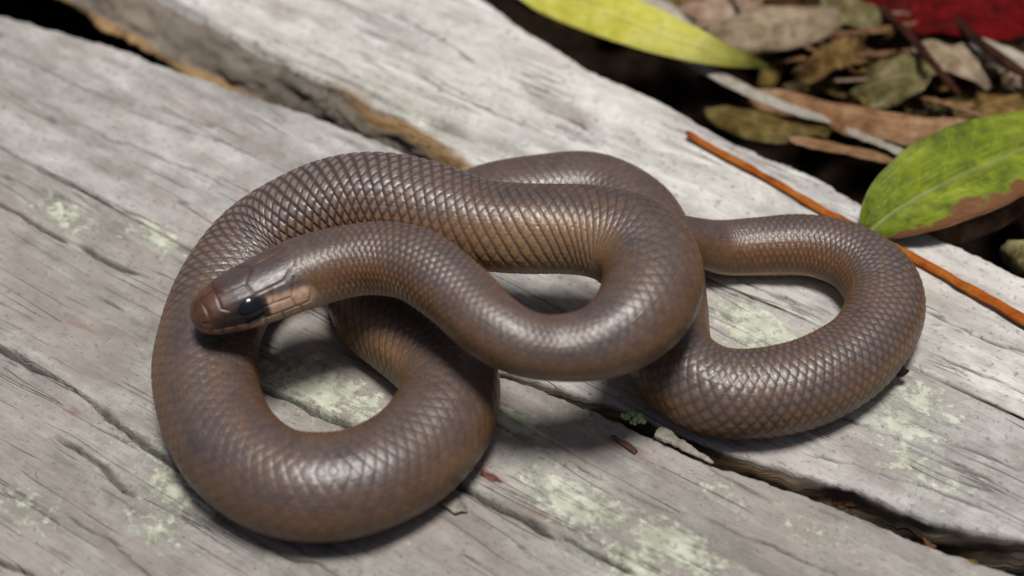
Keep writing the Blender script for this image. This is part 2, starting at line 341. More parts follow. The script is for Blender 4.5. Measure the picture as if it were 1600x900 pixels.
def build_plank(name, f0, f1, key, mat, z_under, seed, foot=0.0, g0=None, g1=None, lean=0.0):
    u = np.concatenate([np.linspace(-0.62, -0.27, 40)[:-1], np.linspace(-0.27, 0.27, 440), np.linspace(0.27, 0.62, 40)[1:]])
    W = np.median(f1(u) - f0(u)); nt = int(min(560, W / 0.00034))
    t = np.linspace(0, 1, nt)
    j0 = np.clip(g0(u) / 0.004, 0.12, 1) if g0 is not None else 1.0; j1 = np.clip(g1(u) / 0.004, 0.12, 1) if g1 is not None else 1.0
    e0 = f0(u) + j0 * (0.0006 * vnoise(u * 70, u * 0, seed) + 0.0004 * vnoise(u * 330, u * 0, seed + 1) + 0.0003 * vnoise(u * 800, u * 0, seed + 2))
    e1 = f1(u) + j1 * (-0.0007 * np.abs(vnoise(u * 70, u * 0 + 3, seed)) + 0.0004 * vnoise(u * 330, u * 0 + 3, seed + 1) + 0.0003 * vnoise(u * 800, u * 0 + 3, seed + 2))
    U = np.repeat(u[:, None], nt, 1); V = e0[:, None] + (e1 - e0)[:, None] * t[None, :]
    # relief
    Z = 0.0011 * vnoise(U * 9, V * 26, seed) + 0.0006 * vnoise(U * 22, V * 90, seed + 2)
    wv = V + 0.003 * vnoise(U * 9, V * 30, seed + 3)
    Z += 0.00028 * vnoise(U * 26, wv * 520, seed + 4) + 0.00018 * vnoise(U * 60, wv * 1100, seed + 5)
    dirt_shade = np.zeros_like(Z)
    Vw = V + 0.0011 * vnoise(U * 120, V * 40, seed + 6) + 0.0005 * vnoise(U * 420, V * 60, seed + 8)
    for pts, hw, dep in CRACKS[key]:
        d, tt = seg_dist(U, Vw, pts, seed)
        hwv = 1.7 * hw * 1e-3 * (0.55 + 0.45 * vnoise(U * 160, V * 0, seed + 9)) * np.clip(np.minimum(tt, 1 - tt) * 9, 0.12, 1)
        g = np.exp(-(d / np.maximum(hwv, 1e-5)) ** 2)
        Z -= 1.3 * dep * 1e-3 * g; dirt_shade = np.maximum(dirt_shade, g * 0.95)
    # rounded, chipped arrises
    dl = (V - e0[:, None]); dr = (e1[:, None] - V)
    for dd, s, gp in ((dl, 11, g0), (dr, 12, g1)):
        rr = 0.0020 + 0.0015 * vnoise(U * 60, V * 0, seed + s)
        rr = np.maximum(rr, 0.0009)
        if gp is not None: rr = rr * np.clip(gp(U) / 0.004, 0.10, 1) * (2.6 if (lean and s == 11) else 1.0)
        x = np.clip(1 - dd / rr, 0, 1)
        x = np.clip(1 - dd / rr, 0, 1)
        Z -= rr * (1 - np.sqrt(np.clip(1 - x * x, 0, 1))) * 0.8
    # stains
    def gauss(lst, iso):
        out = np.zeros_like(Z)
        for it in lst:
            if iso: px, py, r, a = it; c = uv(px, py); rx, ry = r * 1.5e-3, r * 0.75e-3
            else: px, py, rx, ry, a = it; c = uv(px, py); rx *= 1e-3; ry *= 1e-3
            out = np.maximum(out, a * np.exp(-(((U - c[0]) / rx) ** 2 + ((V - c[1]) / ry) ** 2) ** (1.0 if iso else 1.6)))
        return out
    lich, redst, darkst = gauss(LICHEN, True), gauss(REDST, False), gauss(DARKST, False)
    # sides
    ns = 14; side = []
    zs = np.linspace(0, 1, ns + 1)[1:]
    def side_cols(e, zt, sgn, s):
        cu, cv, cz = [], [], []
        for q in zs:
            z = zt - q * (zt + z_under)
            off = sgn * (0.0012 * vnoise(u * 70, np.full_like(u, q * 5), seed + s) + 0.0006 * vnoise(u * 240, np.full_like(u, q * 9), seed + s))
            ln_ = lean * np.clip(g0(u) if g0 is not None else 0 * u, 0, 0.03) if sgn < 0 else 0
            cu.append(u); cv.append(e + off + sgn * 0.002 * q * (1 - q) + sgn * ln_ * (q ** 0.75)); cz.append(z + 0 * u)
        # undercut foot down to the ground
        for q in (0.0, 1.0):
            cu.append(u); cv.append(e - sgn * foot - sgn * 0.004 * q); cz.append(np.full_like(u, -z_under - (0.060 - z_under) * q - (0.001 if q == 0 else 0)))
        return [np.stack(a, 1) for a in (cu, cv, cz)]
    L = side_cols(e0, Z[:, 0], -1, 20); Rr = side_cols(e1, Z[:, -1], 1, 30)
    UU = np.concatenate([L[0][:, ::-1], U, Rr[0]], 1); VV = np.concatenate([L[1][:, ::-1], V, Rr[1]], 1); ZZ = np.concatenate([L[2][:, ::-1], Z, Rr[2]], 1)
    nx = ns + 2
    def pad(a, val=0.0): return np.concatenate([np.full((len(u), nx), val), a, np.full((len(u), nx), val)], 1)
    sidea = np.zeros_like(UU); och = np.zeros_like(UU)
    prof = np.concatenate([zs, [1.1, 1.2]])
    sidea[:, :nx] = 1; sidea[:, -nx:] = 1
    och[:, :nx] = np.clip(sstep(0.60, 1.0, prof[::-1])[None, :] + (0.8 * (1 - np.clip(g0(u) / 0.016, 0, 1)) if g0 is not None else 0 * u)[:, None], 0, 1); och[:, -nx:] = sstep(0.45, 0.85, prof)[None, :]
    # worn grey shoulders just inside the arris
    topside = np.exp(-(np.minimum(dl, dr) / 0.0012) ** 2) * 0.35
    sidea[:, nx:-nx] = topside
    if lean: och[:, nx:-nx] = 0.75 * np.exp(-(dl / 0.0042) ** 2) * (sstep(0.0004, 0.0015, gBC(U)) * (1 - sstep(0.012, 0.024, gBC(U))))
    X = UU * UX[0] + VV * VX[0]; Y = UU * UX[1] + VV * VX[1]
    mid = np.array([X.mean(), Y.mean(), -0.060])
    co = np.stack([X, Y, ZZ], -1) - mid
    me = grid_mesh(name, co)
    # end caps and underside as n-gons
    bm = bmesh.new(); bm.from_mesh(me); bm.verts.ensure_lookup_table(); m = UU.shape[1]; n = len(u)
    bm.faces.new([bm.verts[j] for j in range(m)]); bm.faces.new([bm.verts[(n - 1) * m + j] for j in range(m - 1, -1, -1)])
    under = [bm.verts[i * m] for i in range(n)] + [bm.verts[i * m + m - 1] for i in range(n - 1, -1, -1)]
    bm.faces.new(under)
    bmesh.ops.recalc_face_normals(bm, faces=bm.faces)
    bm.to_mesh(me); bm.free()
    gr = np.stack([UU, VV + np.where(sidea == 1, -ZZ, 0), np.full_like(UU, seed * 0.37)], -1)
    gr[..., 0] += seed * 1.7; vattr(me, 'grain', gr)
    dirt_joint_shade = pad(dirt_shade)      # crack dirt, plus the open joint's shade painted on its facing walls
    if key == 'b': dirt_joint_shade[:, :nx] = 0.85
    if key == 'a': dirt_joint_shade[:, -nx:] = 0.85
    for nm, a in (('dirt_shade', dirt_joint_shade), ('lichen', pad(lich)), ('redstain', pad(redst)), ('darkstain', pad(darkst)), ('side', sidea), ('ochre', och)): fattr(me, nm, a)
    me.materials.append(mat)
    o = bpy.data.objects.new(name, me); C.objects.link(o); o.location = mid
    return o

fAn = lambda u: np.full_like(u, -0.235) + 0.004 * vnoise(u * 6, u * 0, 77)
gAB = lambda u: fBn(u) - fAf(u)
gBC = lambda u: fCn(u) - fBf(u)
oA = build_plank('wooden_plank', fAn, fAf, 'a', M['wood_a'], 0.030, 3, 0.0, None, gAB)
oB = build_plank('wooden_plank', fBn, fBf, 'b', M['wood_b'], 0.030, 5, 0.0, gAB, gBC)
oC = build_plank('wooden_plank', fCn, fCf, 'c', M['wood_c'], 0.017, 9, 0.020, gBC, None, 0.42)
tag(oA, 'grey cracked plank with pale green lichen under the snake\'s head and biggest coil', 'plank')
tag(oB, 'wedge-shaped middle plank lying between the two open gaps', 'plank')
tag(oC, 'palest bleached plank, bordering the leaf litter, with the orange needle on it', 'plank')

# ------------------------------------------------------------------ ground
def build_ground():
    x = np.concatenate([-np.geomspace(8, 0.5, 14), np.linspace(-0.45, 0.45, 150), np.geomspace(0.5, 8, 14)])
    X, Y = np.meshgrid(x, x, indexing='ij')
    Z = -0.057 + 0.002 * vnoise(X * 60, Y * 60, 1) + 0.0012 * vnoise(X * 170, Y * 170, 2)
    me = grid_mesh('ground', np.stack([X, Y, Z], -1)); me.materials.append(M['soil'])
    o = bpy.data.objects.new('ground', me); C.objects.link(o); tag(o, 'dark bare soil under the planks and litter', None, kind='structure')
build_ground()

# ------------------------------------------------------------------ snake
# spine: survey position, height of the axis (mm), radius (mm), from snout to tail
SP = [(299, 500, 34.5, 9.4), (345, 483, 34.8, 9.4), (400, 460, 35.4, 9.4), (470, 429, 36.5, 9.4), (540, 409, 38, 9.5), (600, 402, 40, 9.5), (655, 414, 42, 9.5), (708, 452, 42.5, 9.0), (760, 502, 41.5, 8.6),
      (815, 534, 40, 8.1), (872, 543, 38.5, 8.1), (936, 533, 38.5, 9.4), (988, 500, 39.2, 11.4), (1018, 454, 39.6, 12.7), (1014, 408, 39.6, 13.0), (980, 376, 39.2, 12.8), (930, 360, 38.6, 12.4), (880, 356, 38.0, 12.2), (815, 356, 37.3, 12.1),
      (745, 348, 36.5, 12.3), (660, 323, 36, 12.9), (575, 312, 33, 13.3), (492, 332, 27, 13.4), (412, 380, 18.5, 13.5), (350, 460, 14.2, 13.5), (322, 550, 12.9, 13.5),
      (328, 636, 12.8, 13.4), (372, 711, 12.8, 13.4), (450, 757, 12.8, 13.3), (545, 757, 12.8, 13.3), (635, 716, 12.7, 13.2), (696, 646, 12.6, 13.0), (696, 578, 12.4, 12.7), (642, 524, 12.2, 12.4),
      (592, 482, 12.0, 12.2), (575, 430, 11.8, 12.0), (620, 380, 11.6, 11.8), (690, 348, 11.4, 11.6), (765, 318, 11.3, 11.5), (845, 302, 11.2, 11.4), (925, 298, 11.2, 11.4), (992, 334, 11.2, 11.5), (1030, 402, 11.2, 11.6), (1038, 482, 11.2, 11.7), (1047, 560, 11.1, 11.7),
      (1107, 608, 11.1, 11.6), (1190, 613, 11.0, 11.5), (1280, 590, 10.7, 11.2), (1353, 540, 10.3, 10.8), (1386, 470, 9.9, 10.4), (1350, 412, 9.4, 9.8), (1275, 384, 8.8, 9.1), (1190, 384, 8.3, 8.6),
      (1128, 385, 9.2, 8.0), (1085, 373, 15, 6.4), (1050, 357, 21.5, 4.6), (1020, 347, 25, 3.0), (1000, 342, 25.5, 1.2)]
def catmull(K, n=24):
    K = np.vstack([2 * K[0] - K[1], K, 2 * K[-1] - K[-2]]); out = []
    t = np.linspace(0, 1, n, endpoint=False)[:, None]
    for i in range(1, len(K) - 2):
        p0, p1, p2, p3 = K[i - 1], K[i], K[i + 1], K[i + 2]
        out.append(0.5 * ((2 * p1) + (-p0 + p2) * t + (2 * p0 - 5 * p1 + 4 * p2 - p3) * t * t + (-p0 + 3 * p1 - 3 * p2 + p3) * t ** 3))
    out.append(K[-2][None]); return np.vstack(out)
def spine():
    K = np.array([[*P(a, b, z * 1e-3), r * 1e-3] for a, b, z, r in SP])
    D = catmull(K)
    # light smoothing, ends kept
    for _ in range(30): D[1:-1] = 0.25 * D[:-2] + 0.5 * D[1:-1] + 0.25 * D[2:]
    s = np.concatenate([[0], np.cumsum(np.linalg.norm(np.diff(D[:, :3], axis=0), axis=1))])
    return D, s
HEAD = 0.046; HSIDE = 1
def build_snake():
    D, s = spine(); L = s[-1]
    ss = np.concatenate([[0.0, 0.0001, 0.00025, 0.0005, 0.0008], np.arange(0.0012, HEAD, 0.00032), np.arange(HEAD, L, 0.00036)])
    pos = np.stack([np.interp(ss, s, D[:, i]) for i in range(3)], 1); rad = np.interp(ss, s, D[:, 3])
    T = np.gradient(pos, axis=0); T /= np.linalg.norm(T, axis=1)[:, None]
    for _ in range(12): T[1:-1] = 0.25 * T[:-2] + 0.5 * T[1:-1] + 0.25 * T[2:]
    T /= np.linalg.norm(T, axis=1)[:, None]
    lean_k = np.array([0, 0, 0, 0, 0, 0, 0, 0, -0.15, -0.25, -0.3, -0.25, -0.1, 0, 0.1, 0.2, 0.3, 0.35, 0.35, 0.25, 0.12, 0.05, 0, 0, 0, 0, -0.15, -0.3, -0.4, -0.4, -0.3, -0.15, 0, 0.1, 0.1, 0, 0, 0, 0, 0, 0, 0, 0, 0, -0.15, -0.3, -0.35, -0.3, -0.15, 0, 0.25, 0.4, 0.4, 0.3, 0, 0, 0, 0], float)
    lean_k = np.interp(np.linspace(0, 1, len(s)), np.linspace(0, 1, len(lean_k)), lean_k); lk = np.interp(ss, s, lean_k)
    N0 = np.stack([0 * lk, lk, 1 + 0 * lk], 1); N = N0 - T * np.sum(N0 * T, 1)[:, None]; N /= np.linalg.norm(N, axis=1)[:, None]
    roll = R(12) * (1 - sstep(0.030, 0.075, ss))[:, None]; S0 = np.cross(T, N); N = N * np.cos(roll) - S0 * np.sin(roll) * HSIDE
    S = np.cross(T, N)          # +S is the animal's left when T runs tailwards
    m = 236; th = np.linspace(-math.pi, math.pi, m, endpoint=False)
    th2, _ = np.meshgrid(th, ss); SS = np.repeat(ss[:, None], m, 1); a = np.abs(th2)
    # ---- sections: half width, upper and lower half height
    hs = np.array([0, .3, .8, 1.6, 3, 5, 8, 12, 16, 20, 26, 33, 40, 46, 52]) * 1e-3
    hw = np.array([0, 2.3, 3.7, 4.9, 6.1, 7.1, 8.0, 8.9, 9.6, 10.0, 10.5, 10.6, 10.1, 9.6, 9.4]) * 1e-3
    hu = np.array([0, 1.8, 3.0, 4.0, 5.1, 6.1, 7.1, 8.0, 8.5, 8.8, 9.2, 9.5, 9.5, 9.4, 9.3]) * 1e-3
    hl = np.array([0, 1.7, 2.8, 3.6, 4.4, 5.0, 5.6, 6.1, 6.6, 7.1, 7.8, 8.5, 9.0, 9.2, 9.2]) * 1e-3
    bl = sstep(HEAD - 0.004, HEAD + 0.012, ss)
    w = np.interp(ss, hs, hw) * (1 - bl) + rad * 1.05 * bl
    up = np.interp(ss, hs, hu) * (1 - bl) + rad * 0.95 * bl
    lo = np.interp(ss, hs, hl) * (1 - bl) + rad * 0.95 * bl
    ex = 1 - 0.22 * bl - 0.1      # fuller belly corners
    st, ct = np.sin(th2), np.cos(th2)
    lower = ct < 0
    x = w[:, None] * np.sign(st) * np.abs(st) ** np.where(lower, 0.82, 0.96)
    y = np.where(lower, -lo[:, None] * np.abs(ct) ** 0.86, up[:, None] * np.abs(ct) ** 0.97)
    # ---- scale lattice
    ROW = R(250) / 21
    rr = np.maximum(rad, 0.003)
    # longitudinal phase: scale length 0.27 r
    ph = np.concatenate([[0], np.cumsum(np.diff(ss) / (0.222 * 0.5 * (rr[1:] + rr[:-1])))])
    bph = np.repeat(2 * ph[:, None], m, 1)
    av = th2 / ROW
    uu = (av + bph) / 2; vv = (bph - av) / 2
    iu, iv = np.floor(uu + .5), np.floor(vv + .5); fu, fv = uu - iu, vv - iv
    mx = np.maximum(np.abs(fu), np.abs(fv))
    # how far the skin is stretched open between the scales, along the body (m from snout)
    def near(px, py, z):
        p = np.array(P(px, py, z * 1e-3)); return ss[np.argmin(np.linalg.norm(pos - p, axis=1))]
    s_str0, s_str1 = near(1008, 400, 39.5), near(745, 348, 36.5)
    s_c0, s_c1 = near(690, 330, 35), near(360, 440, 16)
    s_n0, s_n1 = near(540, 412, 37), near(720, 470, 42)
    s_in0, s_in1 = near(690, 565, 12.4), near(580, 450, 12.0)
    s_r0, s_r1 = near(1060, 580, 11.5), near(1150, 372, 8.6)
    def band(a0, a1, f=0.018): return sstep(a0 - f, a0 + f, ss) * (1 - sstep(a1 - f, a1 + f, ss))
    stripe = np.maximum(band(s_str0, s_str1), 0.8 * band(s_in0, s_in1))[:, None]; coil = band(s_c0, s_c1, .03)[:, None]; neck = band(s_n0, s_n1, .012)[:, None]; rl = band(s_r0, s_r1)[:, None]
    gw = 0.042 + 0.058 * coil + 0.045 * neck + 0.035 * rl
    side_gain = 1 - 0.45 * sstep(R(105), R(125), a)
    # two groove families; on the stripe only the near-transverse one opens on each flank
    su = np.where(th2 > 0, 1.0, 0.0)
    gu = gw + stripe * (0.060 * su - 0.014 * (1 - su)); gv = gw + stripe * (0.060 * (1 - su) - 0.014 * su)
    def groove(f, g): return 1 - sstep(0.5 - g * 1.7, 0.5 - g * 0.35, np.abs(f))
    keep = groove(fu, gu) * groove(fv, gv)
    gap = 1 - keep
    tilt = (fu + fv)             # rises towards the free hind edge
    hgt = ((0.08e-3 + 0.09e-3 * np.clip(coil + neck + 0.6 * rl, 0, 1)) * (1 - (mx / 0.5) ** 2) * keep + (0.07e-3 + 0.10e-3 * np.clip(coil * 2.2 + neck * 1.5 + stripe * 1.8 + rl, 0, 2.2)) * keep + 0.07e-3 * tilt * keep) * (rr[:, None] / 0.013)
    # ventral scutes
    vb = sstep(R(122), R(127), a)
    fb = bph / 2 - np.floor(bph / 2)
    vgap = 1 - sstep(0.0, 0.10, np.minimum(fb, 1 - fb)); vedge = np.exp(-((a - R(124)) / R(1.6)) ** 2)
    hgt = hgt * (1 - vb) + vb * (0.16e-3 * (1 - vgap)) - 0.08e-3 * vedge
    gap = gap * (1 - vb) + vb * vgap * 0.6
    # ---- head shields (distance along the head mm, degrees from the crown)
    hx = SS * 1e3; hd = np.degrees(a)
    LN = [((0.6, 35), (2.2, 0)), ((2.0, 0), (5.5, 0)), ((3.6, 0), (3.8, 55)), ((5.5, 0), (7.5, 0)), ((7.8, 0), (7.2, 52)), ((7.8, 0), (9.2, 24)), ((9.2, 24), (15.5, 27)), ((15.5, 27), (19.5, 0)), ((15.5, 27), (16.5, 52)), ((19.5, 0), (32, 0)),
          ((32, 0), (30, 30)), ((30, 30), (25, 50)), ((25, 50), (16.5, 52)), ((7.2, 52), (8.8, 62)), ((3.8, 55), (3.6, 88)),
          ((1.0, 98), (30, 100)), ((3.4, 98), (3.4, 122)), ((6.2, 98), (6.2, 124)), ((9.2, 99), (9.2, 124)), ((12.5, 104), (12.5, 124)), ((17, 100), (17, 124)), ((21.5, 100), (22, 124)), ((27, 100), (28, 124)),
          ((16.5, 52), (17, 100)), ((21, 52), (20, 78)), ((20, 78), (17, 78)), ((20, 78), (25, 80)), ((25, 80), (28, 52)), ((25, 80), (25.5, 100)), ((7, 62), (7, 98)), ((30, 100), (33, 72)), ((33, 72), (31, 45))]
    line = np.full(SS.shape, 9.0); hm = hx[:, 0] < 40
    hxs, hds = hx[hm], hd[hm] * 0.16      # ~0.16 mm per degree
    b_ = np.full(hxs.shape, 9.0)
    for (x0, d0), (x1, d1) in LN:
        d0 *= .16; d1 *= .16; dx, dy = x1 - x0, d1 - d0; t = np.clip(((hxs - x0) * dx + (hds - d0) * dy) / (dx * dx + dy * dy), 0, 1)
        b_ = np.minimum(b_, np.hypot(hxs - x0 - t * dx, hds - d0 - t * dy))
    line[hm] = b_
    shield = np.exp(-(line / 0.26) ** 2)
    mouth = np.exp(-((hd - 124) * .16 / 0.30) ** 2) * (hx < 33) * (hx > 0.5)
    hb = 1 - sstep(30e-3, 35e-3, SS + 0.004 * np.cos(th2))       # 1 on the head
    hgt = hgt * (1 - hb) + hb * (-0.28e-3 * shield - 0.6e-3 * mouth)
    # brow ridge over the eye, and a socket
    eye_s, eye_d = 14.5, 78.0
    er = np.hypot(hx - eye_s, (hd - eye_d) * 0.15)
    hgt += hb * (0.45e-3 * np.exp(-(((hx - 13.5) / 4.5) ** 2 + ((hd - 50) / 9) ** 2)) - 0.5e-3 * np.exp(-(er / 3.0) ** 4))
    # nostril
    nr = np.hypot(hx - 2.6, (hd - 78) * 0.10); hgt -= hb * 0.6e-3 * np.exp(-(nr / 0.55) ** 2)
    # soft muscle unevenness
    hgt += 0.00035 * vnoise(SS * 70, th2 * 1.6, 3) * (1 - hb)
    nx = x / np.maximum(w[:, None], 1e-4) ** 2; ny = y / np.maximum(np.where(lower, lo[:, None], up[:, None]), 1e-4) ** 2
    nl = np.maximum(np.hypot(nx, ny), 1e-9)
    fade = sstep(0.0, 0.002, ss)[:, None]
    x = x + hgt * fade * nx / nl; y = y + hgt * fade * ny / nl
    V = pos[:, None, :] + S[:, None, :] * x[..., None] + N[:, None, :] * y[..., None]
    # press the belly flat where it lies on the wood
    V[..., 2] = np.where(V[..., 2] < 0.0004, 0.0004 + (V[..., 2] - 0.0004) * 0.15, V[..., 2])
    # ---- pigment
    c = lambda *q: np.array(q)
    def lerp(A, B, f): return A * (1 - f[..., None]) + B * f[..., None]
    dors, flank, low, belly = c(.066, .050, .048), c(.115, .057, .025), c(.25, .135, .063), c(.50, .38, .24)
    col = np.broadcast_to(dors, V.shape).copy()
    wob = 6 * vnoise(SS * 60, th2 * 3, 8)
    col = lerp(col, flank, sstep(32, 80, hd + wob)); col = lerp(col, low, sstep(106, 124, hd + wob) * 0.85); col = lerp(col, belly, sstep(124, 135, hd))
    nk = (1 - sstep(0.06, 0.11, SS)) ; col = lerp(col, c(.40, .27, .16), nk * sstep(78, 112, hd + wob) * 0.8)
    sid = np.sin(iu * 12.9898 + iv * 78.233) * 43758.5453; sid = sid - np.floor(sid)
    col *= (0.86 + 0.28 * sid * (1 - vb) + 0.14 * vb)[..., None]
    # pale scale centres where the skin is stretched, painted sheen on the coil
    col *= (1 + 0.85 * np.maximum(np.maximum(coil, neck * .8), rl * .6) * sstep(.15, .4, .5 - mx))[..., None]
    col = lerp(col, c(.26, .165, .095), 0.65 * stripe * sstep(25, 62, hd))
    col = lerp(col, c(.19, .165, .165), 0.5 * coil * sstep(.10, .35, .5 - mx) * (1 - sstep(70, 100, hd)))  # sky sheen painted as grey into the scale centres of the coil's back
    gapc = c(.030, .024, .024)
    gs = gap * (0.42 + 0.45 * coil + 0.5 * stripe + 0.35 * neck + 0.3 * rl) * (1 - 0.75 * sstep(95, 122, hd))
    col = lerp(col, gapc, np.clip(gs, 0, 1) * (1 - hb))
    # head
    top_, cheek, lip, snout, mask = c(.046, .038, .043), c(.60, .40, .29), c(.62, .40, .25), c(.062, .018, .010), c(.004, .006, .008)
    hc = np.broadcast_to(top_, V.shape).copy()
    hc = lerp(hc, snout, (1 - sstep(7, 12, hx + .8 * vnoise(hx, hd * .1, 9))) * 0.8)
    hc = lerp(hc, cheek, sstep(60, 74, hd - 0.7 * (hx - 22)) * sstep(18.2, 19.4, hx))
    hc = lerp(hc, lip, sstep(97, 103, hd) * (0.55 + 0.45 * sstep(9, 15, hx)))
    hc = lerp(hc, c(.20, .075, .045), sstep(97, 103, hd) * (1 - sstep(8, 14, hx)) * .8)
    mk = sstep(3.2, 5.0, hx) * (1 - sstep(18.0, 19.0, hx)) * sstep(58, 62, hd + 0.35 * (hx - 13)) * (1 - sstep(97, 101, hd))
    hc = lerp(hc, mask, mk)
    hc = lerp(hc, hc * 0.35, np.clip(shield * 0.75 + mouth * .95, 0, 1))
    hc = lerp(hc, c(.01, .008, .008), np.exp(-(nr / 0.6) ** 2))
    hc *= (0.9 + 0.2 * vnoise(hx * .8, hd * .12, 5))[..., None]
    col = lerp(col, hc, hb)
    # one scuffed bluish-black scar on the front of the big coil
    e = np.array([0, -DIST * math.cos(PITCH), DIST * math.sin(PITCH)]); rd = np.array(P(548, 716, 0.0)) - e; rd /= np.linalg.norm(rd)
    q = V - e; tq = q @ rd; off_ = np.linalg.norm(q - tq[..., None] * rd, axis=2); tq = np.where(off_ < 0.002, tq, 9.0)
    sp = V.reshape(-1, 3)[np.argmin(tq)]; d = np.linalg.norm(V - sp, axis=2)
    col = lerp(col, c(.006, .008, .018), 0.97 * np.exp(-(d / 0.0050) ** 3))
    root = empty('snake', (pos[len(pos) // 2][0], pos[len(pos) // 2][1], 0))
    off = np.array(root.location)
    me = grid_mesh('body', V - off, closed_v=True)
    cattr(me, 'pigment', np.clip(col, 0, 1))
    vattr(me, 'bodyco', np.stack([SS, th2, 0 * SS], -1))
    me.materials.append(M['skin'])
    b = bpy.data.objects.new('body', me); C.objects.link(b); b.parent = root
    # flip normals outward if needed
    f = me.polygons[len(me.polygons) // 2]
    ci = (len(me.polygons) // 2) // m
    if (Vector(f.center) + Vector(off) - Vector(pos[ci])).dot(f.normal) < 0: me.flip_normals()
    # eyes
    ei = np.argmin(np.abs(ss * 1e3 - eye_s))
    for sg in (1, -1):
        j = np.argmin(np.abs(np.degrees(th) - sg * eye_d))
        pc = V[ei, j] - off; nrm = (V[ei, j] - pos[ei]); nrm /= np.linalg.norm(nrm)
        bm = bmesh.new(); bmesh.ops.create_uvsphere(bm, u_segments=28, v_segments=18, radius=0.0040)
        for v in bm.verts: v.co.z *= 0.62; v.co.x *= 1.08
        em = bpy.data.meshes.new('eye'); bm.to_mesh(em); bm.free()
        em.polygons.foreach_set('use_smooth', [True] * len(em.polygons)); em.materials.append(M['eye'])
        e = bpy.data.objects.new('eye', em); C.objects.link(e); e.parent = root
        zx = Vector(nrm); xx = Vector(T[ei]); xx = (xx - zx * xx.dot(zx)).normalized(); yy = zx.cross(xx)
        e.matrix_local = Matrix.Translation(Vector(pc) - zx * 0.0012) @ Matrix((xx, yy, zx)).transposed().to_4x4()
    tag(root, 'glossy brown snake lying in loose coils on the grey planks', 'snake')
    return root
build_snake()

# ------------------------------------------------------------------ leaves, sticks and crumbs
def leaf(name, pts, width, mat, label, cat='leaf', group=None, roll=0.0, fold=0.15, curl=0.0, prof='lance', thick=0.0004, asym=1.0, rib=None, wav=0.0, parts=False, seed=0):
    """pts: (survey x, y, height mm) along the midrib; width in mm; a closed two-sided blade that follows them"""
    K = np.array([list(P(a, b, z * 1e-3)) for a, b, z in pts]); D = catmull(K, 10) if len(K) > 2 else K
    s = np.concatenate([[0], np.cumsum(np.linalg.norm(np.diff(D, axis=0), axis=1))]); n = 36; mw = 13
    q = np.linspace(0, s[-1], n); pos = np.stack([np.interp(q, s, D[:, i]) for i in range(3)], 1)
    T = np.gradient(pos, axis=0); T /= np.linalg.norm(T, axis=1)[:, None]
    t = np.linspace(0, 1, n)
    fold = fold + 0.25 * np.sin(seed * 1.7) * (0 if parts else 1)
    if prof == 'lance': wd = np.sin(np.pi * np.clip(t, 0, 1) ** 0.85) ** 0.75
    elif prof == 'ovate': wd = np.sin(np.pi * t ** 0.7) ** 0.8
    elif prof == 'strip': wd = np.clip(np.minimum(t, 1 - t) * 9, 0, 1) ** 0.5 * (0.85 + 0.15 * vnoise(t * 9, t * 0, seed))
    else: wd = np.clip(np.minimum(t, 1 - t) * 5, 0, 1) ** 0.6 * (0.8 + 0.25 * vnoise(t * 7, t * 0 + 1, seed))
    wd = np.maximum(wd, 0.03)
    up = np.array([0, 0, 1.0]); Sd = np.cross(T, up); Sd /= np.maximum(np.linalg.norm(Sd, axis=1), 1e-6)[:, None]; Nn = np.cross(Sd, T)
    cr, sr = math.cos(roll), math.sin(roll); S2 = Sd * cr + Nn * sr; N2 = -Sd * sr + Nn * cr
    e = np.linspace(-1, 1, mw); W = width * 1e-3 / 2
    E, TT = np.meshgrid(e, t); hgt = W * (fold * np.abs(E) * wd[:, None] + curl * E * E * wd[:, None]) + wav * 1e-3 * vnoise(TT * 7, E * 2 + seed, seed) + 0.15e-3 * vnoise(TT * 25, E * 6, seed + 1)
    lat = W * wd[:, None] * E * np.where(E > 0, asym, 1.0) + 0.25e-3 * vnoise(TT * 16, E * 1.0, seed + 4) * np.abs(E)
    top = pos[:, None, :] + S2[:, None, :] * lat[..., None] + N2[:, None, :] * hgt[..., None]
    th_ = (thick * (1 - 0.7 * np.abs(E) ** 3))[..., None]
    bot = top - N2[:, None, :] * th_
    V = np.concatenate([top, bot[:, ::-1]], 1)
    base = pos[0] * 0; mid = V.reshape(-1, 3).mean(0); mid[2] = V[..., 2].min()
    me = grid_mesh(name, V - mid, closed_v=True)
    bm = bmesh.new(); bm.from_mesh(me); bm.verts.ensure_lookup_table(); m2 = 2 * mw
    bm.faces.new([bm.verts[j] for j in range(m2)][::-1]); bm.faces.new([bm.verts[(n - 1) * m2 + j] for j in range(m2)])
    bmesh.ops.recalc_face_normals(bm, faces=bm.faces); bm.to_mesh(me); bm.free()
    lc = np.concatenate([np.stack([TT, E, 0 * E], -1), np.stack([TT, E, 0 * E + 1], -1)[:, ::-1]], 1); vattr(me, 'leafco', lc)
    me.materials.append(mat)
    if not parts:
        o = bpy.data.objects.new(name, me); C.objects.link(o); o.location = mid; tag(o, label, cat, group); return o
    root = empty(name, mid); tag(root, label, cat, group)
    b = bpy.data.objects.new('blade', me); C.objects.link(b); b.parent = root
    ribp = top[:, mw // 2] - mid
    tube('midrib', ribp, np.linspace(0.9, 0.25, n) * rib * 1e-3, M['green_rib'], root, up=N2)
    return root

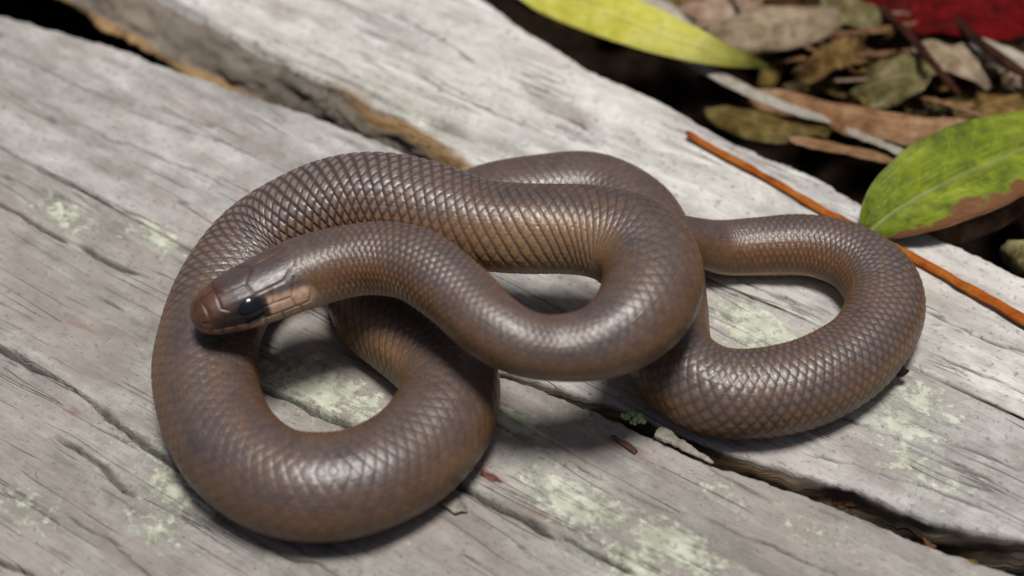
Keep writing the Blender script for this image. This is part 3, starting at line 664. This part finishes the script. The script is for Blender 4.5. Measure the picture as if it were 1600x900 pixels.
def tube(name, pts, rad, mat, parent=None, up=None, nseg=10, rough=0.0, seed=0):
    pts = np.array(pts, float); n = len(pts); rad = np.broadcast_to(rad, n)
    T = np.gradient(pts, axis=0); T /= np.linalg.norm(T, axis=1)[:, None]
    ref = np.array([0, 0, 1.0]); S = np.cross(T, ref); S /= np.maximum(np.linalg.norm(S, axis=1), 1e-6)[:, None]; N = np.cross(S, T)
    th = np.linspace(0, 2 * np.pi, nseg, endpoint=False)
    rr = rad[:, None] * (1 + rough * vnoise(np.arange(n)[:, None] * 0.35 + 0 * th, th[None] * 1.5 + 0 * rad[:, None], seed))
    V = pts[:, None, :] + S[:, None, :] * (rr * np.cos(th))[..., None] + N[:, None, :] * (rr * np.sin(th))[..., None]
    me = grid_mesh(name, V, closed_v=True)
    bm = bmesh.new(); bm.from_mesh(me); bm.verts.ensure_lookup_table()
    bm.faces.new([bm.verts[j] for j in range(nseg)]); bm.faces.new([bm.verts[(n - 1) * nseg + j] for j in range(nseg)][::-1])
    bmesh.ops.recalc_face_normals(bm, faces=bm.faces); bm.to_mesh(me); bm.free()
    t = np.linspace(0, 1, n); vattr(me, 'leafco', np.stack(np.broadcast_arrays(t[:, None], np.cos(th)[None], 0 * t[:, None]), -1))
    me.materials.append(mat)
    o = bpy.data.objects.new(name, me); C.objects.link(o)
    if parent: o.parent = parent
    return o
def stick(name, pts, r0, r1, mat, label, cat, group=None, rough=0.25, seed=0, n=40):
    K = np.array([list(P(a, b, z * 1e-3)) for a, b, z in pts]); D = catmull(K, 12) if len(K) > 2 else K
    s = np.concatenate([[0], np.cumsum(np.linalg.norm(np.diff(D, axis=0), axis=1))]); q = np.linspace(0, s[-1], n)
    pos = np.stack([np.interp(q, s, D[:, i]) for i in range(3)], 1); mid = pos.mean(0); mid[2] = pos[:, 2].min()
    r = np.linspace(r0, r1, n) * 1e-3; r[0] *= .5; r[-1] *= .4
    o = tube(name, pos - mid, r, mat, rough=rough, seed=seed); o.location = mid; tag(o, label, cat, group); return o

def crumb(name, px, py, z, size, mat, label, cat, group=None, rz=0.0, seed=0, squash=0.5):
    bm = bmesh.new(); bmesh.ops.create_icosphere(bm, subdivisions=3, radius=1)
    c = np.array([v.co for v in bm.verts]); f = 1 + 0.28 * vnoise(c[:, 0] * 2 + seed, c[:, 1] * 2 + c[:, 2], seed) + 0.12 * vnoise(c[:, 0] * 6, c[:, 1] * 6 + c[:, 2] * 5, seed + 1)
    c = c * f[:, None] * np.array(size) * 1e-3
    for v, q in zip(bm.verts, c): v.co = q
    bmesh.ops.recalc_face_normals(bm, faces=bm.faces)
    me = bpy.data.meshes.new(name); bm.to_mesh(me); bm.free(); me.polygons.foreach_set('use_smooth', [True] * len(me.polygons))
    lo = c[:, 2].min(); vattr(me, 'leafco', c * 50)
    me.materials.append(mat); o = bpy.data.objects.new(name, me); C.objects.link(o)
    p = P(px, py, z * 1e-3); o.location = (p.x, p.y, z * 1e-3 - lo); o.rotation_euler.z = rz; tag(o, label, cat, group); return o

# --- things on the planks
stick('pine_needle', [(1072, 206, 2.6), (1102, 226, 1.9), (1190, 274, 1.8), (1300, 338, 1.9), (1410, 394, 1.9), (1520, 455, 1.9), (1640, 523, 2.2)], 1.15, 1.7, M['needle'], 'long orange-brown needle lying along the pale plank', 'needle', rough=0.18, n=90)
stick('wood_splinter', [(1026, 676, 1.0), (1045, 684, 1.6), (1080, 704, 1.2), (1115, 724, 0.6)], 1.9, 0.5, M['pale'], 'pale wood splinter beside the open gap under the snake', 'splinter', rough=0.4, seed=4)
crumb('seed', 1404, 588, 2.0, (2.2, 1.7, 1.7), M['seed'], 'tiny black seed stuck against the snake\'s outer coil', 'seed', seed=3)
crumb('wood_flake', 708, 792, 0.3, (4.2, 2.4, 0.9), M['flake'], 'small grey wood flake beside the biggest coil', 'flake', rz=-0.6, seed=5)
crumb('bark_flake', 978, 697, -0.3, (5.2, 1.0, 0.42), M['redflake'], 'thin red-brown bark flake near the open gap', 'flake', rz=-0.75, seed=6)
crumb('bark_crumb', 766, 748, -0.2, (3.6, 1.1, 0.45), M['redflake'], 'red-brown bark crumb at the end of a crack beside the big coil', 'crumb', rz=-0.5, seed=8)
crumb('resin_speck', 690, 62, 0.4, (1.2, 1.0, 0.8), M['pale'], 'tiny white speck on the bleached plank', 'speck', seed=9)
def moss(px, py):
    bm = bmesh.new(); r = random.Random(4)
    for i in range(34):
        a = r.random() * 6.28; d = (r.random() ** .5) * 2.6e-3; x, y = d * math.cos(a) * 1.3, d * math.sin(a) * .7
        z = r.uniform(0, 2.6e-3) * (1 - d / 5e-3)
        mt = Matrix.Translation((x, y, z)) @ Matrix.Diagonal((*(r.uniform(.5, 1.0) * 1e-3,) * 3, 1))
        bmesh.ops.create_icosphere(bm, subdivisions=1, radius=1, matrix=mt)
    me = bpy.data.meshes.new('moss_tuft'); bm.to_mesh(me); bm.free(); me.materials.append(M['moss'])
    o = bpy.data.objects.new('moss_tuft', me); C.objects.link(o); o.location = P(px, py, 0.0); tag(o, 'small pale green moss tuft on the gap edge between the two coils', 'moss')
moss(990, 657)
# debris wedged in the open gap
GD = [(1185, 728, 6), (1240, 750, 7), (1285, 764, 5), (1330, 784, 8), (1372, 800, 6), (1412, 815, 7), (1455, 832, 6), (1500, 846, 8), (1545, 860, 7), (1588, 872, 6), (1350, 775, 4), (1470, 818, 4), (1205, 740, 4), (1520, 866, 4)]
def chip(px, py, z, sz, mat, label, r):
    bm = bmesh.new()
    for _ in range(16): bm.verts.new(Vector((r.gauss(0, .5), r.gauss(0, .26), r.gauss(0, .16))) * sz * 1e-3)
    bmesh.ops.convex_hull(bm, input=bm.verts); bmesh.ops.delete(bm, geom=[v for v in bm.verts if not v.link_faces], context='VERTS')
    bmesh.ops.subdivide_edges(bm, edges=bm.edges[:], cuts=2, use_grid_fill=True, fractal=1.2)
    bmesh.ops.recalc_face_normals(bm, faces=bm.faces)
    me = bpy.data.meshes.new('bark_chip'); bm.to_mesh(me); bm.free(); vattr(me, 'leafco', np.array([v.co for v in me.vertices]) * 50)
    me.materials.append(mat); o = bpy.data.objects.new('bark_chip', me); C.objects.link(o); o.location = P(px, py, z * 1e-3)
    o.rotation_euler = (r.uniform(-.6, .6), r.uniform(-.4, .4), -0.6 + r.uniform(-.7, .7)); tag(o, label, 'bark chip', 'bark chips in the gap')
for i, (x, y, sz) in enumerate(GD * 2):
    r = random.Random(i); kind, word = r.choice([('golden', 'golden brown'), ('darkbrown', 'dark brown'), ('olive', 'olive brown'), ('darkbrown', 'dark brown'), ('redflake', 'reddish brown')])
    chip(x + r.uniform(-14, 14), y + 8 + r.uniform(-8, 12), -13 + r.uniform(-8, 3), sz * 1.25, M[kind], word + ' bark chip wedged in the open gap between planks', r)

# --- litter beyond the planks
leaf('yellow_leaf', [(770, -52, 2), (850, -14, 5), (950, 20, 6), (1050, 58, 4), (1130, 84, 0), (1202, 104, -5)], 17.5, M['yellow'], 'long yellow lance-shaped leaf lying beside the bleached plank', roll=R(-28), fold=.1, curl=-.15, thick=.0005)
leaf('green_leaf', [(1350, 368, 3), (1395, 334, 6), (1470, 291, 8), (1560, 250, 7), (1660, 212, 4), (1760, 180, -2)], 33, M['green'], 'large green leaf with brown dying edge and pale midrib', roll=R(-10), fold=.34, curl=-.20, prof='ovate', thick=.0006, rib=0.7, wav=.8, parts=True, seed=3)
leaf('brown_leaf', [(1370, 366, -4), (1440, 350, -2), (1520, 335, -2), (1620, 312, -6)], 15, M['bark'], 'curled brown leaf tucked beneath the green leaf', roll=R(-25), fold=.05, curl=-.5, wav=1.2, seed=8)
leaf('curled_leaf', [(1090, 48, -12), (1150, 40, -5), (1220, 28, -4), (1290, 20, -8), (1335, 12, -12)], 21, M['greytan'], 'grey-tan dead leaf rolled into a trough behind the yellow leaf', roll=R(-10), fold=.1, curl=-.75, wav=1.0, seed=5)
leaf('dead_leaf', [(1060, 10, -16), (1120, 4, -12), (1200, -12, -13)], 14, M['pinktan'], 'pinkish tan dead leaf behind the grey rolled leaf', curl=-.4, wav=1.0, seed=6)
leaf('dead_leaf', [(975, -18, -14), (1030, 12, -15), (1100, 52, -18)], 13, M['pale'], 'pale grey dead leaf half under the yellow leaf', curl=-.3, wav=.8, seed=7)
leaf('leaf_strip', [(1050, 80, -8), (1110, 110, -6), (1180, 145, -5), (1250, 172, -6), (1320, 192, -10)], 5.2, M['pale'], 'narrow pale leaf strip pointing under the yellow leaf', 'leaf strip', prof='strip', curl=-.5, seed=9)
leaf('bark_strip', [(1165, 138, -12), (1260, 160, -7), (1360, 182, -6), (1460, 194, -8), (1560, 198, -13)], 14, M['bark'], 'broad pinkish brown bark strip running under the green leaf', 'bark strip', prof='strip', curl=-.55, roll=R(-12), wav=.8, seed=10, thick=.0012)
leaf('olive_leaf', [(1100, 168, -12), (1150, 180, -7), (1210, 198, -7), (1290, 205, -12)], 12, M['olive'], 'olive brown leaf with dark spots at the bleached plank edge', curl=-.5, roll=R(-15), wav=.8, seed=11)
leaf('bark_strip', [(1232, 214, -8), (1290, 226, -6), (1360, 240, -6), (1440, 256, -10)], 5.5, M['orange'], 'thin orange bark strip next to the green leaf', 'bark strip', prof='strip', curl=-.6, seed=12, thick=.001)
leaf('leaf_strip', [(1322, 200, -4), (1370, 220, -3), (1420, 240, -6)], 4.2, M['pale'], 'short pale strip crossing the orange bark strip', 'leaf strip', prof='strip', curl=-.4, seed=13)
leaf('crumpled_leaf', [(1240, 118, -16), (1275, 95, -8), (1310, 70, -9), (1345, 52, -16)], 15, M['golden'], 'crumpled golden brown leaf behind the broad bark strip', curl=-.6, prof='ragged', wav=3.5, seed=14)
leaf('crumpled_leaf', [(1330, 150, -16), (1375, 128, -9), (1430, 110, -8), (1480, 92, -14)], 22, M['greygreen'], 'crumpled grey-green leaf behind the broad bark strip', curl=-.4, prof='ragged', wav=3.5, seed=15)
leaf('dead_leaf', [(1440, 60, -14), (1480, 78, -8), (1520, 108, -8), (1545, 140, -14)], 18, M['greytan'], 'grey mottled dead leaf between the two dark sticks', curl=-.5, prof='ovate', wav=2, seed=16)
stick('twig', [(1375, 12, -10), (1420, 55, -3), (1465, 108, -3), (1500, 150, -9)], 1.6, 1.3, M['darkstick'], 'dark red-brown twig leaning across the grey-green leaf', 'twig', seed=2)
stick('twig', [(1488, 28, -8), (1535, 70, -2), (1590, 108, -2), (1660, 150, -6)], 1.7, 1.5, M['darkstick'], 'dark twig lying along the pale curled leaf', 'twig', seed=3)
leaf('curled_leaf', [(1515, 52, -10), (1560, 72, -3), (1620, 98, -2), (1690, 120, -8)], 11, M['pale'], 'pale cream curled leaf below the dark red leaves', curl=-.6, seed=17)
leaf('dead_leaf', [(1490, 182, -16), (1550, 160, -10), (1640, 140, -14)], 20, M['golden'], 'golden brown dead leaf behind the green leaf', curl=-.4, prof='ovate', wav=2, seed=18)
leaf('red_leaf', [(1370, 14, -13), (1450, 14, -7), (1540, 26, -6), (1640, 40, -12)], 26, M['red'], 'dark red leaf with black spots above the pale cream leaf', curl=-.4, prof='ovate', wav=3, seed=19)
leaf('red_leaf', [(1330, -40, -14), (1430, -24, -6), (1540, -22, -6), (1660, -30, -12)], 30, M['red'], 'dark red leaf behind the spotted red one', curl=-.4, prof='ovate', wav=3, seed=21)
leaf('dead_leaf', [(1290, -8, -14), (1340, 10, -8), (1400, 30, -12)], 15, M['greygreen'], 'olive grey leaf between the rolled leaf and the red leaves', curl=-.5, prof='ovate', wav=2, seed=22)
crumb('pebble', 1600, 425, -14, (8.5, 7, 6), M['greygreen'], 'rounded olive grey pebble beside the bleached plank', 'pebble', seed=33)
# lower layer: dull leaves on the soil
low = []
r = random.Random(11)
for i in range(64):
    x = r.uniform(780, 1680); y = r.uniform(-70, 330)
    e = 0.5 * (x - 760)                       # plank edge line on the survey grid
    if y > e - 75 or y < e - 420: continue
    ang = r.uniform(0, math.pi); Lp = r.uniform(60, 130); dx, dy = math.cos(ang) * Lp, math.sin(ang) * Lp * .65
    if y + abs(dy) > e + 30 and x < 1350: continue
    z = r.uniform(-46, -32)
    kind, word = r.choice([('darkbrown', 'dark brown'), ('darkbrown', 'dark brown'), ('golden', 'golden brown'), ('olive', 'olive brown'), ('bark', 'tan brown')])
    shp, sword = r.choice([('lance', 'narrow'), ('ovate', 'broad')])
    leaf('fallen_leaf', [(x - dx / 2, y - dy / 2, z - 3), (x, y, z + r.uniform(0, 4)), (x + dx / 2, y + dy / 2, z - 3)], r.uniform(10, 18), M[kind],
         sword + ' ' + word + ' fallen leaf lying low in the litter', 'leaf', 'fallen leaves low in the litter', curl=r.uniform(-.6, -.1), roll=R(r.uniform(-20, 20)), prof=shp, wav=1.5, seed=40 + i)

# mid-level clutter: broken bits between the bigger leaves
r = random.Random(23)
BITS = [('golden', 'golden brown'), ('olive', 'olive'), ('darkbrown', 'dark brown'), ('greytan', 'grey-tan'), ('greygreen', 'grey-green'), ('pinktan', 'pinkish')]
for i in range(70):
    x = r.uniform(1060, 1640); y = r.uniform(-30, 200)
    if y > 0.42 * (x - 1060) + 45: continue
    ang = r.uniform(-0.5, 1.4); Lp = r.uniform(30, 75); dx, dy = math.cos(ang) * Lp, math.sin(ang) * Lp * .7; z = r.uniform(-26, -13); kind, word = r.choice(BITS)
    leaf('leaf_fragment', [(x - dx / 2, y - dy / 2, z - r.uniform(1, 6)), (x, y, z), (x + dx / 2, y + dy / 2, z - r.uniform(1, 6))], r.uniform(5, 13), M[kind], 'crumpled ' + word + ' leaf fragment among the litter leaves', 'leaf', 'leaf fragments in the litter',
         curl=r.uniform(-.9, .1), roll=R(r.uniform(-35, 35)), prof=r.choice(['ragged', 'ragged', 'lance']), wav=2.5, seed=140 + i)
for i in range(14):
    x = r.uniform(1100, 1620); y = r.uniform(-20, 0.35 * (x - 1060) + 30); ang = r.uniform(0.1, 1.3); Lp = r.uniform(60, 150); dx, dy = math.cos(ang) * Lp, math.sin(ang) * Lp * .6; z = r.uniform(-22, -12)
    stick('twig', [(x - dx / 2, y - dy / 2, z - 3), (x, y + r.uniform(-6, 6), z), (x + dx / 2, y + dy / 2, z - 2)], r.uniform(.5, 1.0), .4, M[r.choice(['darkstick', 'darkbrown'])], 'thin dark twig lying loose among the litter leaves', 'twig', 'thin twigs in the litter', seed=i)

for i in range(34):
    x = r.uniform(1090, 1640); y = r.uniform(-20, 0.36 * (x - 1060) + 40); ang = r.uniform(-0.3, 0.9); Lp = r.uniform(70, 190); dx, dy = math.cos(ang) * Lp, math.sin(ang) * Lp * .6; z = r.uniform(-18, -7)
    kind, word = r.choice([('orange', 'orange'), ('bark', 'brown'), ('bark', 'brown'), ('golden', 'golden'), ('pinktan', 'pinkish')])
    leaf('straw', [(x - dx / 2, y - dy / 2, z - 5), (x, y + r.uniform(-5, 5), z), (x + dx / 2, y + dy / 2, z - 4)], r.uniform(1.4, 3.4), M[kind], 'thin ' + word + ' straw lying tangled among the litter leaves', 'straw', 'straws in the litter', prof='strip', curl=-.5, seed=300 + i)

# the mass of rotting leaves on the soil beyond the planks, too many to count
def leaf_carpet(n=5200):
    g = np.random.default_rng(5)
    u = g.uniform(-0.62, 0.75, n); dv = 0.092 + 0.75 * g.random(n) ** 1.6
    v = fCf(u) + dv; rise = sstep(0.08, 0.16, dv)
    cx = u * UX[0] + v * VX[0]; cy = u * UX[1] + v * VX[1]; cz = -0.054 + rise * 0.026 * g.uniform(0.55, 1.0, n) + 0.004 * g.random(n)
    L = g.uniform(0.010, 0.030, n); W = L * g.uniform(0.22, 0.5, n); az = g.uniform(0, 2 * np.pi, n); til = g.normal(0, 0.30, n); rol = g.normal(0, 0.35, n)
    t = np.array([0, .18, .42, .7, 1.0]); w = np.array([.06, .75, 1.0, .7, .05]); e = np.array([-1, 0, 1.0])
    TT, EE = np.meshgrid(t, e, indexing='ij'); ww = w[:, None] * EE
    cur = g.uniform(-.5, .6, n)
    x = (TT[None] - .5) * L[:, None, None]; y = ww[None] * W[:, None, None] / 2 * g.uniform(.75, 1.25, (n, 5, 3))
    z = (np.abs(EE)[None] * cur[:, None, None] * W[:, None, None] * .5) + g.normal(0, .0009, (n, 5, 3)) + (TT[None] - .5) ** 2 * L[:, None, None] * g.uniform(-.6, .9, n)[:, None, None]
    cr, sr = np.cos(rol)[:, None, None], np.sin(rol)[:, None, None]; y, z = y * cr - z * sr, y * sr + z * cr
    ct, st = np.cos(til)[:, None, None], np.sin(til)[:, None, None]; x, z = x * ct - z * st, x * st + z * ct
    ca, sa = np.cos(az)[:, None, None], np.sin(az)[:, None, None]; x, y = x * ca - y * sa, x * sa + y * ca
    V = np.stack([x + cx[:, None, None], y + cy[:, None, None], z + cz[:, None, None]], -1).reshape(-1, 3)
    q = []
    for i in range(4):
        for j in range(2): q.append((i * 3 + j, i * 3 + j + 1, (i + 1) * 3 + j + 1, (i + 1) * 3 + j))
    F = (np.array(q)[None] + (np.arange(n) * 15)[:, None, None]).reshape(-1, 4)
    pal = np.array([(.03, .015, .008), (.05, .028, .012), (.09, .05, .022), (.15, .085, .035), (.12, .085, .025), (.22, .15, .08), (.17, .07, .03), (.30, .23, .15)])
    pc = pal[g.choice(len(pal), n, p=[.2, .2, .17, .13, .1, .08, .08, .04])] * g.uniform(.7, 1.25, n)[:, None]
    me = bpy.data.meshes.new('leaf_litter'); me.from_pydata(V.tolist(), [], F.tolist()); me.update()
    cattr(me, 'pigment', np.repeat(pc[:, None, :], 15, 1))
    me.polygons.foreach_set('use_smooth', [True] * len(me.polygons))
    k = NT('rotting_leaves'); tc = k.n('TexCoord').outputs['Object']; nn = k.noise(tc, 330, 4, .6)
    k.l(k.mix(1.0, k.attr('pigment').outputs['Color'], k.ramp(nn, [(.3, .45), (.7, 1.5)]), 'MULTIPLY'), k.b.inputs['Base Color']); k.set(Roughness=.85)
    k.b.inputs['Specular IOR Level'].default_value = .1; k.bump(nn, .0008, .8); me.materials.append(k.m)
    o = bpy.data.objects.new('leaf_litter', me); C.objects.link(o)
    tag(o, 'dark mass of rotting brown leaves covering the soil beyond the planks', 'leaf litter', kind='stuff')
leaf_carpet()
